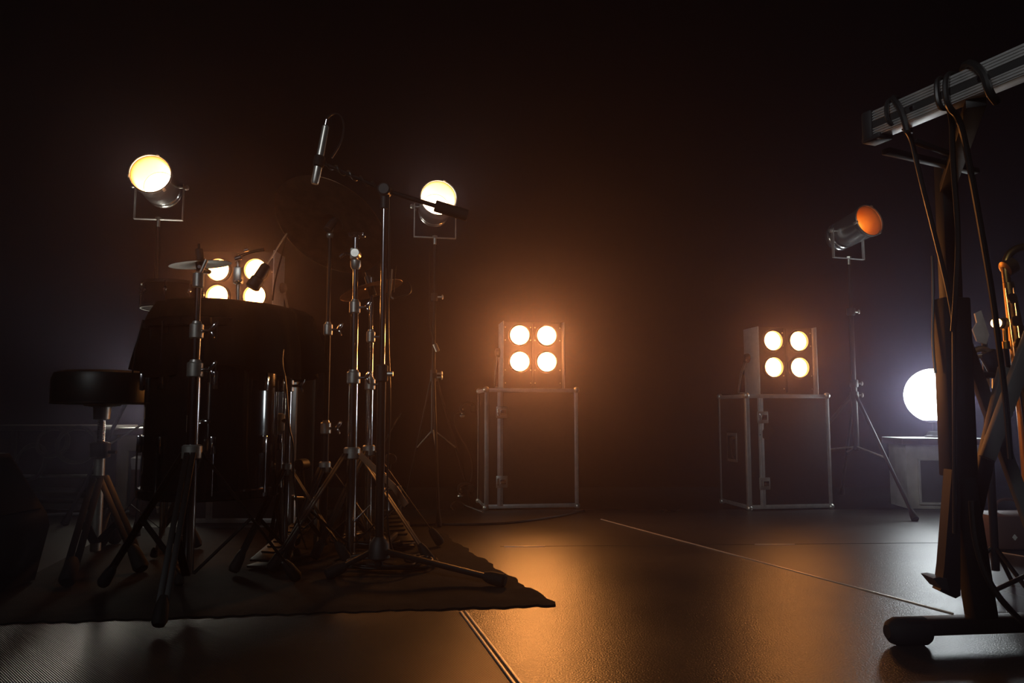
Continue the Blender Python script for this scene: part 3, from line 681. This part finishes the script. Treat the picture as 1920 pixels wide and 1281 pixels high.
# brown strap brace of stand B (leather tie)
# flat brace arms of the two-leg hi-hat: sits on stand B as child
mb=MB(); mb.bar(PT(675,853,2.58),PT(740,915,2.50),.004,.022); obj('flat_leg_strut',mb,'tape',tB)
mb=MB(); mb.bar(PT(740,915,2.50),PT(762,948,2.48),.004,.022); obj('flat_leg_strut',mb,'tape',tB)
mb=MB(); mb.cyl(PT(712,876,2.66),PT(733,905,2.62),.003); mb.cyl(PT(708,932,2.6),PT(728,915,2.58),.006,.002); mb.cyl(PT(665,978,2.6),PT(694,948,2.6),.003); obj('spring_rod',mb,'chrome',tB)

# --- cable heap on the rug
random.seed(3)
for j,(cx,cy,w,h,lab) in enumerate(((720,1052,95,17,'messy coil of black cable on the rug below the boom stand'),(790,1048,28,9,'small tight loop of black cable at the right end of the cable coil'),(700,1010,80,16,'black cable trailing behind the boom stand feet on the rug'))):
    pts=[]; turns=3
    for i in range(turns*14):
        a=i/14*2*math.pi; k=1-.18*(i/14)+.1*math.sin(i*1.3)
        pts.append(GP(cx+w*k*math.cos(a)+6*math.sin(i*.7),cy+h*k*math.sin(a),RZ+.008+.010*(i//14)+.004*math.sin(i)))
    mb=MB(); mb.tube(pts,.0042,6,1); solo('cable_coil',lab,'cable',mb,'cable',GP(cx,cy,RZ),group='cables on the rug')
# stray cable down the boom stand
mb=MB(); mb.tube([J+V((.012,0,0)),bD+V((.018,0,1.0)),bD+V((.016,0,.75)),bD+V((.03,0,.5)),bD+V((.02,0,.3)),bD+V((.03,-.02,.10)),GP(745,1045,RZ+.01)],.003,6,3)
solo('stand_cable','cable running down the boom stand to the coil on the rug','cable',mb,'cable',bD+V((.02,0,0)))
# cable with wavy fall right of the tom
mb=MB(); mb.tube([PT(531,655,2.36),PT(528,680,2.36),PT(536,715,2.36),PT(541,800,2.36),PT(551,835,2.36),PT(549,880,2.38),PT(554,925,2.4),PT(560,990,2.42),GP(575,1030,RZ+.006)],.003,6,2)
solo('hanging_cable','thin cable hanging from the drum cloth down to the rug at its right side','cable',mb,'cable',PT(541,800,2.36))
mb=MB(); mb.tube([PT(268,600,2.42),PT(258,640,2.40),PT(253,655,2.40),PT(252,680,2.40),PT(248,700,2.42)],.0028,6,2)
solo('cloth_cord','thin cord hanging over the left edge of the drum cloth','cord',mb,'cable',PT(258,650,2.4))
# thin reflective rod from stand A to lower right
# loose music rod right of stand C
mb=MB(); mb.tube([PT(714,842,2.7),PT(720,830,2.7),PT(735,804,2.7),PT(752,775,2.72)],.003,6,1)
obj('diagonal_rod',mb,'chrome',tC)
mb=MB(); mb.tube([PT(735,560,2.45),PT(752,556,2.45),PT(768,552,2.45),PT(772,540,2.45),PT(765,528,2.45)],.0025,6,3)
mb.tube([PT(742,500,2.45),PT(740,520,2.45),PT(738,548,2.45)],.0022,6,2)
solo('looped_wire','thin looped wire sticking out to the right of the boom stand','wire',mb,'cable',PT(750,550,2.45))
mb=MB(); mb.tube([PT(735,505,2.41),PT(733,535,2.41),PT(731,556,2.41),PT(737,560,2.43)],.003,6,1); obj('wire_holder',mb,'chrome_dull',tC)

# ================================================================== THRONE
ct=PT(194,720,2.62); zs0=PT(190,757,2.45).z; zs1=PT(190,689,2.45).z
b0=V((ct.x,2.62,RZ)); t=thing('drum_throne','round black padded drum throne on a braced chrome tripod','stool',b0)
R_=.156
mb=MB(); H=zs1-zs0; mb.lathe(V((b0.x,b0.y,zs0)),(0,0,1),[(0,R_*.93),(.004,R_*.99),(.02,R_),(H*.72,R_),(H*.90,R_*.95),(H*.97,R_*.8),(H,R_*.4),(H,.002)],56); st=obj('seat',mb,'vinyl',t)
mb=MB(); mb.torus(V((b0.x,b0.y,zs0+.004)),(0,0,1),R_*.985,.003,56,6); obj('piping',mb,'plastic',st)
mb=MB(); mb.lathe(V((b0.x,b0.y,zs0)),(0,0,-1),[(0,.06),(.006,.055),(.010,.028),(.05,.026),(.052,.02)],20); obj('seat_socket',mb,'chrome_dull',t)
# threaded rod
mb=MB(); z=zs0-.05; pr=[]
k=0; zz=.0
while z-zz>.36: pr += [(zz,.0105),(zz+.0025,.013),(zz+.005,.0105)]; zz+=.006
mb.lathe(V((b0.x,b0.y,z)),(0,0,-1),pr,16); obj('threaded_rod',mb,'chrome',t)
mb=MB(); mb.cyl(b0+V((0,0,.03)),V((b0.x,b0.y,.385)),.017); obj('centre_tube',mb,'chrome_dull',t)
mb=MB(); mb.lathe(V((b0.x,b0.y,.35)),(0,0,1),[(0,.026),(.004,.032),(.05,.032),(.054,.022)],18); mb.cyl(V((b0.x+.02,b0.y,.37)),V((b0.x+.06,b0.y-.01,.37)),.006); hb=obj('height_lock',mb,'black_metal',t)
for fx,fy in((128,1083),(262,1058),(215,1008)):
    f=GP(fx,fy,RZ+.022); d=V((f.x-b0.x,f.y-b0.y,0)).normalized(); s=V((-d.y,d.x,0)); s0=b0+d*.025+V((0,0,.28))
    mb=MB()
    for k in(-1,1): mb.bar(s0+s*k*.011,f+s*k*.011,.004,.020,up=s,bev=.001)
    L=obj('leg',mb,'black_metal',t)
    mb=MB(); m_=s0.lerp(f,.5)
    for k in(-1,1): mb.bar(b0+d*.015+V((0,0,.06))+s*k*.007,m_+s*k*.007,.004,.016,up=s,bev=.001)
    obj('brace',mb,'black_metal',L)
    dn=(f-s0).normalized(); mb=MB(); mb.lathe(f-dn*.07,dn,[(0,.013),(.02,.020),(.08,.024),(.09,.018)],16); obj('rubber_foot',mb,'rubber',L)

# ================================================================== WEDGE MONITOR (lower left)
t=thing('stage_monitor','black wedge stage monitor cut off by the left edge of the photo','speaker',GP(0,1125))
Yw0,Yw1=2.30,2.06
pl=[PT(-120,1125,Yw0),PT(64,1112,Yw0),PT(93,985,Yw0),PT(88,962,Yw0),PT(18,850,Yw0),PT(-30,848,Yw0),PT(-150,880,Yw0)]
zb_=RZ+.002; pl[0].z=RZ+.004; pl[1].z=RZ+.004
mb=MB(); mb.prism(pl,(0,0,0),(0,Yw1-Yw0,0)); obj('cabinet',mb,'plastic',t)
gr=MB(); a=pl[4]; b=pl[3]; nrm=V((b.z-a.z,0,a.x-b.x)).normalized(); nrm = nrm if nrm.x>0 else -nrm
q=[a.lerp(b,.08),a.lerp(b,.92)]
gr.prism([q[0],q[1],q[1]+nrm*.008,q[0]+nrm*.008],(0,-.02,0),(0,Yw1-Yw0+.02,0)); obj('grille',gr,'black_metal',t)
mb=MB(); 
for k in(0,1): mb.cyl(V((pl[1].x-.06,Yw1+.04+k*.15,RZ)),V((pl[1].x-.06,Yw1+.04+k*.15,RZ+.004)),.012)
obj('rubber_feet',mb,'rubber',t)

# ================================================================== TROLLEY WITH CABLES BEHIND THRONE
zt_=PT(120,798,3.75).z; x0=PT(-60,800,3.75).x; x1=PT(194,800,3.75).x
t=thing('equipment_trolley','low black trolley behind the drum throne, loaded with coiled cables','trolley',V(((x0+x1)/2,3.9,0)))
mb=MB(); mb.box(((x0+x1)/2,3.92,zt_-.012),(x1-x0,.36,.024),bev=.004); obj('top_shelf',mb,'ply',t)
mb=MB(); mb.box(((x0+x1)/2,3.92,.08),(x1-x0,.36,.02),bev=.004); obj('lower_shelf',mb,'ply',t)
for x in(x0+.015,x1-.015):
    for y in(3.76,4.08):
        mb=MB(); mb.bar((x,y,.05),(x,y,zt_-.02),.022,.022,up=(0,1,0)); L=obj('leg',mb,'black_metal',t)
        mb=MB(); mb.cyl((x-.012,y,.026),(x+.012,y,.026),.026); obj('castor',mb,'rubber',L)
mb=MB(); mb.tube([(x0+.015,3.75,.2),(x1-.015,3.75,.2)],.008,8); obj('front_rail',mb,'chrome_dull',t)
def coil(px,py,Y,R,lab,az):
    c=PT(px,py,Y); n_=V((math.sin(az),-math.cos(az),.25)); u,v,_=basis(n_); pts=[]
    for i in range(4*20):
        a=i/20*2*math.pi; k=R*(1+.06*math.sin(i*.7)); pts.append(c+u*k*math.cos(a)+v*k*math.sin(a)+n_*.004*(i/20))
    mb=MB(); mb.tube(pts,.006,6); solo('hung_cable_coil',lab,'cable',mb,'cable',c,group='cable coils hung on the trolley')
coil(145,835,3.72,.085,'coil of black cable hanging at the right front of the trolley',.4)
coil(60,868,3.72,.085,'coil of black cable hanging lower at the middle of the trolley front',-.2)
coil(100,830,3.72,.07,'small coil of black cable between the two larger ones on the trolley',.1)
# pale strip standing in for the lamp reflection on the floor behind the rug
mb=MB(); A_=GP(85,968,0); B_=GP(335,958,0); mb.bar(A_+V((0,0,.010)),B_+V((0,0,.010)),.10,.018,bev=.006)
solo('floor_glint','flat pale strip standing in for the lamp reflection on the floor behind the drum throne','floor reflection',mb,'alu',A_+V((0,0,0)))
# white printed leaflet tucked against beige cabinet
mb=MB(); c=PT(262,868,3.86); mb.box(V((c.x,3.865,c.z)),(.07,.05,.06),Matrix.Rotation(.2,3,'X'),.003)
mb2=mb; t=thing('small_stool_box','small white box on a wooden block in front of the beige cabinet','box',V((c.x,3.865,0)))
obj('white_box',mb,'paper',t); mb=MB(); mb.box(V((c.x,3.865,(c.z-.03)/2)),(.06,.06,c.z-.034),bev=.003); obj('wooden_block',mb,'wood',t)

# ================================================================== KEYBOARD STAND (right, near)
Pf=GP(1812,1205,0); YK=Pf.y
t=thing('keyboard_stand','near black keyboard stand with a grooved aluminium beam at the right edge','keyboard stand',V((Pf.x,YK,0)))
fa=GP(1668,1212,0); fb=fa+V((1,.115,0)).normalized()*.95; dirf=(fb-fa).normalized(); zf=.040
mb=MB(); mb.bar(fa+V((0,0,zf))+dirf*.03,fb+V((0,0,zf)),.045,.034,bev=.006); obj('foot_bar',mb,'black_metal',t)
for q,sgn in((fa,1),(fb,-1)):
    mb=MB(); c=q+dirf*sgn*.045+V((0,0,.0305)); mb.lathe(c-dirf*sgn*.05,dirf*sgn,[(0,.014),(.008,.024),(.022,.030),(.085,.030),(.092,.026)],24); obj('end_cap',mb,'rubber',t)
# post: slightly leaning aluminium/black column
p0=GP(1812,1180,0); p0=V((fa.x,fa.y,0))+dirf*((GP(1811,1190,0).x-fa.x)/dirf.x); pb=p0+V((0,0,.055))
ptp=PT(1772,560,p0.y-.02); zbm=PT(1650,235,1.42).z
mb=MB(); mb.bar(pb,pb.lerp(V((PT(1797,880,p0.y).x,p0.y,PT(1797,880,p0.y).z)),1.0),.052,.045,up=(0,1,0),bev=.004); obj('lower_post',mb,'black_metal',t)
m0=V((PT(1797,885,p0.y).x,p0.y,PT(1797,885,p0.y).z)); m1=V((PT(1783,560,p0.y).x,p0.y,PT(1783,560,p0.y).z)); m2=V((PT(1772,300,p0.y).x,p0.y,PT(1772,300,p0.y).z))
mb=MB(); mb.bar(m0-V((0,0,.01)),m1,.062,.05,up=(0,1,0),bev=.004); obj('post_sleeve',mb,'black_metal',t)
mb=MB(); mb.bar(m1-V((0,0,.02)),m2,.036,.036,up=(0,1,0),bev=.003); obj('upper_post',mb,'black_metal',t)
# lower side bracket + pedal shaped lever
mb=MB(); w=lambda x,y:PT(x,y,p0.y-.03)
mb.prism([w(1779,880),w(1795,900),w(1795,1115),w(1786,1120),w(1757,1106),w(1760,1098),w(1765,1060)],(0,-.012,0),(0,.02,0)); obj('side_gusset',mb,'black_metal',t)
mb=MB(); mb.prism([w(1740,1081),w(1752,1079),w(1766,1082),w(1770,1104),w(1757,1101)],(0,-.02,0),(0,.03,0)); obj('lock_lever',mb,'plastic',t)
# crossed braces
mb=MB(); mb.bar(PT(1888,690,1.86),PT(1822,975,1.86),.036,.02,up=(0,1,0),bev=.003); obj('cross_brace',mb,'grey_metal',t)
mb=MB(); mb.bar(PT(1790,590,1.90),PT(1935,990,1.90),.030,.02,up=(0,1,0),bev=.003); obj('cross_brace',mb,'grey_metal',t)
mb=MB(); mb.bar(PT(1960,560,1.80),PT(1850,860,1.80),.034,.02,up=(0,1,0),bev=.003); obj('cross_brace',mb,'grey_metal',t)
mb=MB(); mb.cyl(PT(1855,822,1.83),PT(1855,822,1.93),.012); obj('pivot_bolt',mb,'chrome_dull',t)
# grooved aluminium beam
E=PT(1645,232,1.42); ba=math.radians(22); bd=V((math.sin(ba),-math.cos(ba),0)); E.z=zbm
Bm=E+bd*.62; up=V((0,0,1)); sd=bd.cross(up)
hh=.050
mb=MB(); mb.bar(E,Bm,.028,hh,bev=.001)
for z in(-.021,-.016,-.011,.006,.011,.016,.021): 
    for s_ in(-1,1): mb.bar(E+up*z+sd*s_*.0145,Bm+up*z+sd*s_*.0145,.003,.0028,bev=.0006)
bm_=obj('support_beam',mb,'alu',t)
mb=MB()
for s_ in(-1,1): mb.bar(E-up*.0025+sd*s_*.0143,Bm-up*.0025+sd*s_*.0143,.002,.012,bev=0)
obj('beam_slot',mb,'gap',bm_)
mb=MB(); mb.bar(E-bd*.022,E+bd*.004,.040,hh+.008,bev=.006); mb.bar(E-bd*.024-up*.026,E+bd*.02-up*.026,.036,.012,bev=.004); obj('beam_end_cap',mb,'plastic',bm_)
mb=MB()
for k in(.09,.22,.36): mb.cyl(E+bd*k-sd*.012-up*.0025,E+bd*k+sd*.0-up*.0025-sd*.018,.004); mb.cyl(E+bd*k+sd*.018-up*.0025,E+bd*k+sd*.012-up*.0025,.004)
obj('beam_screws',mb,'chrome',bm_)
# arms under the beam
mb=MB(); mb.bar(PT(1715,265,1.50),PT(1790,292,1.52),.012,.008); mb.bar(PT(1660,283,1.50),PT(1830,322,1.62),.020,.012,bev=.003); obj('keyboard_arm',mb,'black_metal',t)
mb=MB(); mb.bar(m2-V((0,0,.03)),V((m2.x,m2.y-.0,zbm)) ,.036,.036,up=(0,1,0),bev=.003); mb.bar(V((m2.x,m2.y,zbm-.03)),E+bd*.20-up*.03,.03,.02); obj('beam_bracket',mb,'black_metal',t)

# cables looped over the beam
Yc=1.36
def hang(pts, r, lab, name='hanging_cable'):
    mb=MB(); mb.tube(pts,r,8,3); solo(name,lab,'cable',mb,'cable',pts[0],group='cables looped over the keyboard stand beam')
def bp(k, s, z): return E+bd*k+sd*s+up*z
near = sd if (E+sd).length < (E-sd).length else -sd
def bq(k,s,z): return E+bd*k+near*s+up*z
hang([bq(.085,.024,-.045),bq(.075,.024,.0),bq(.055,.022,.030),bq(.045,-.0,.036),bq(.045,-.024,.02),bq(.05,-.024,-.03)],.0055,'short black cable loop strapped around the left end of the aluminium beam')
hang([bq(.045,-.0,.037),bq(.040,.022,.028),bq(.045,.024,-.02),PT(1705,240,1.38),PT(1722,320,1.38),PT(1750,430,1.40),PT(1775,530,1.42),PT(1789,604,1.44),PT(1789,640,1.46),PT(1790,900,1.52),PT(1790,1000,1.56)],.0042,'long cable falling diagonally from the left end of the aluminium beam')
hang([bq(.145,-.02,.0),bq(.145,.0,.034),bq(.145,.022,.026),bq(.150,.024,-.03),PT(1785,200,1.29),PT(1786,300,1.33),PT(1798,440,1.36),PT(1792,560,1.38),PT(1787,620,1.42)],.0048,'cable hanging nearly straight from the middle of the aluminium beam')
hang([bq(.165,-.02,.0),bq(.165,.0,.034),bq(.163,.022,.026),bq(.165,.024,-.03),PT(1800,220,1.28),PT(1820,320,1.31),PT(1838,420,1.34),PT(1862,560,1.38),PT(1872,640,1.40),PT(1885,740,1.42),PT(1895,860,1.45)],.0052,'thick cable hanging from the beam past the lit bulb at right')
hang([bq(.17,-.024,-.02),bq(.17,-.02,.03),bq(.18,.0,.037),bq(.21,.022,.03),bq(.235,.026,.0),bq(.24,.024,-.035),bq(.235,-.0,-.045)],.0065,'thick black cable arched over the beam and tucked beneath it')
mb=MB(); mb.tube([PT(1748,480,1.75),PT(1750,560,1.75),PT(1748,640,1.75),PT(1754,700,1.74)],.003,6,2)
solo('thin_lead','thin orange-lit lead dangling left of the keyboard stand post','cable',mb,'cable',PT(1750,560,1.75))
mb=MB(); mb.tube([PT(1822,940,1.60),PT(1826,1000,1.6),PT(1840,1060,1.6),PT(1865,1110,1.6),PT(1893,1143,1.6),GP(1920,1170,.04)],.0065,8,3)
solo('curved_cable','thick black cable curving down to the floor right of the stand post','cable',mb,'cable',PT(1826,1000,1.6))

# ================================================================== RIGHT EDGE: HORN, CLAMP, BULB, BAG
# saxophone on a stand (only its neck, keys and body tube show)
base=V((PT(1950,700,2.05).x,2.05,0))
t=thing('saxophone','brass saxophone resting on a stand at the right edge of the photo','saxophone',base)
w=lambda x,y,Y=2.05:PT(x,y,Y)
mb=MB(); mb.tube([w(1945,905),w(1930,780),w(1908,640),w(1890,530)],[.034,.028,.020,.013],20); obj('body_tube',mb,'brass',t)
mb=MB(); mb.tube([w(1888,530),w(1884,500),w(1890,478),w(1905,466),w(1925,462)],.010,12,2); nk=obj('neck',mb,'brass',t)
mb=MB(); mb.lathe(w(1882,506),w(1900,496)-w(1882,506),[(0,.012),(.004,.022),(.030,.022),(.034,.014)],18); obj('neck_collar',mb,'brass',nk)
mb=MB(); mb.tube([w(1945,905),w(1950,945),w(1965,955),w(1985,930)],[.034,.038,.042,.046],20,0); mb.tube([w(1985,930),w(1995,860),w(2002,780)],[.046,.058,.085],24); obj('bell',mb,'brass',t)
for k in range(7):
    c=w(1897+k*6.5,560+k*42,1.99); mb=MB(); mb.lathe(c,(0,-1,0),[(0,.013),(.003,.014),(.006,.012)],16); obj('key_cup',mb,'brass',t)
mb=MB(); mb.tube([w(1886,540,2.0),w(1908,700,2.0),w(1928,860,2.0)],.0025,6); mb.tube([w(1901,540,2.01),w(1940,860,2.0)],.0025,6); obj('key_rods',mb,'chrome',t)
mb=MB(); mb.cyl(V((base.x,2.07,.02)),w(1950,945,2.07),.010)
for a in(20,140,260): mb.cyl(V((base.x,2.07,.10)),V((base.x+.18*math.sin(math.radians(a)),2.07-.18*math.cos(math.radians(a)),.006)),.006)
st_=thing('saxophone_stand','low black tripod stand under the brass saxophone','instrument stand',V((base.x,2.07,0))); obj('tripod',mb,'black_metal',st_)
mb=MB(); mb.tube([w(1938,900,2.03),w(1933,920,2.02),w(1950,950,2.10)],.006,8,1); obj('cradle',mb,'rubber',st_)
# grey fabric jacket hanging -> dark music stand plate
YM=2.25
t=thing('music_stand','dark grey music stand desk tilted behind the keyboard stand','music stand',V((PT(1850,700,YM).x,YM,0)))
w=lambda x,y,Y=YM:PT(x,y,Y)
mb=MB(); mb.prism([w(1828,588),w(1840,582),w(1855,628),w(1850,646),w(1832,640),w(1824,618),w(1832,605)],(0,0,0),(0,.006,0)); obj('desk',mb,'house_grey',t)
mb=MB(); mb.cyl(w(1846,640,YM+.01),w(1850,740,YM+.01),.008); mb.cyl(w(1850,735,YM+.01),V((w(1852,740).x,YM+.01,.05)),.011); obj('pole',mb,'black_metal',t)
for a in(10,130,250):
    b=V((w(1852,740).x,YM+.01,.12)); mb=MB(); mb.cyl(b,V((b.x+.12*math.sin(math.radians(a)),b.y-.12*math.cos(math.radians(a)),.008)),.006); obj('leg',mb,'black_metal',t)
# microphone clamp cluster
YQ=2.12
t=thing('twin_clamp','dark metal clamp with two satin pegs, hanging under the small bulb','clamp',PT(1855,700,YQ))
w=lambda x,y,Y=YQ:PT(x,y,Y)
mb=MB(); mb.tube([w(1815,672),w(1828,656),w(1845,653),w(1858,662)],.008,8,2); mb.tube([w(1817,682),w(1832,668),w(1846,668)],.006,8,2); obj('curved_arm',mb,'chrome_dull',t)
mb=MB(); mb.cyl(w(1850,660),w(1872,700),.022,n=20); obj('barrel',mb,'black_metal',t)
mb=MB(); mb.box(w(1846,703),(.075,.03,.016),bev=.004); mb.cyl(w(1825,708),w(1840,708),.012); obj('cross_bar',mb,'plastic',t)
for x in(1850,1866):
    mb=MB(); mb.cyl(w(x,710),w(x,729),.008); mb.cyl(w(x,728),w(x,766),.004); obj('peg',mb,'chrome_dull',t)
mb=MB(); mb.cyl(w(1870,700),V((w(1880,700).x,YQ,.9)),.006); 
# small lit bulb in holder
YB2=1.95
t=thing('clip_lamp','small clip lamp with a bare glowing orange bulb at the right edge','lamp',PT(1878,625,YB2))
w=lambda x,y,Y=YB2:PT(x,y,Y)
mb=MB(); mb.sphere(w(1868,606),.0125,20,12,(1,1,1.0)); obj('bulb',mb,'bulb',t)
mb=MB(); d_=V((.9,.1,-.1)).normalized(); mb.lathe(w(1874,606),d_,[(0,.010),(.004,.013),(.010,.013),(.012,.009)],18); obj('bulb_collar',mb,'black_metal',t)
mb=MB(); mb.lathe(w(1880,607),d_,[(0,.012),(.004,.017),(.010,.012)],20); obj('reflector',mb,'brass',t)
mb=MB(); mb.cyl(w(1884,610),w(1887,650),.006); mb.cyl(w(1886,640),w(1887,655),.009); obj('socket',mb,'brass',t)
mb=MB(); mb.cyl(w(1886,655),w(1900,760,2.0),.006); obj('clip_arm',mb,'black_metal',t)
# brown bag with a small diamond mark
t=thing('leather_bag','dark brown leather bag with a small white diamond mark standing on the floor at right','bag',GP(1900,1043))
bx=GP(1868,1036,0); bw=.22; bh=PT(1870,968,bx.y).z
mb=MB(); mb.box((bx.x+bw/2+.01,bx.y+.09,bh/2+.002),(bw,.16,bh),bev=.022); obj('body',mb,'leather',t)
mb=MB(); mb.tube([(bx.x+.06,bx.y+.09,bh),(bx.x+.07,bx.y+.09,bh+.05),(bx.x+.15,bx.y+.09,bh+.05),(bx.x+.16,bx.y+.09,bh)],.006,8,2); obj('handle',mb,'leather',t)
dm=PT(1903,1008,bx.y+.008); mb=MB(); s=.011
mb.prism([dm+V((0,0,s)),dm+V((s*.8,0,0)),dm+V((0,0,-s)),dm+V((-s*.8,0,0))],(0,-.001,0),(0,.002,0)); obj('diamond_mark',mb,'paper',t)
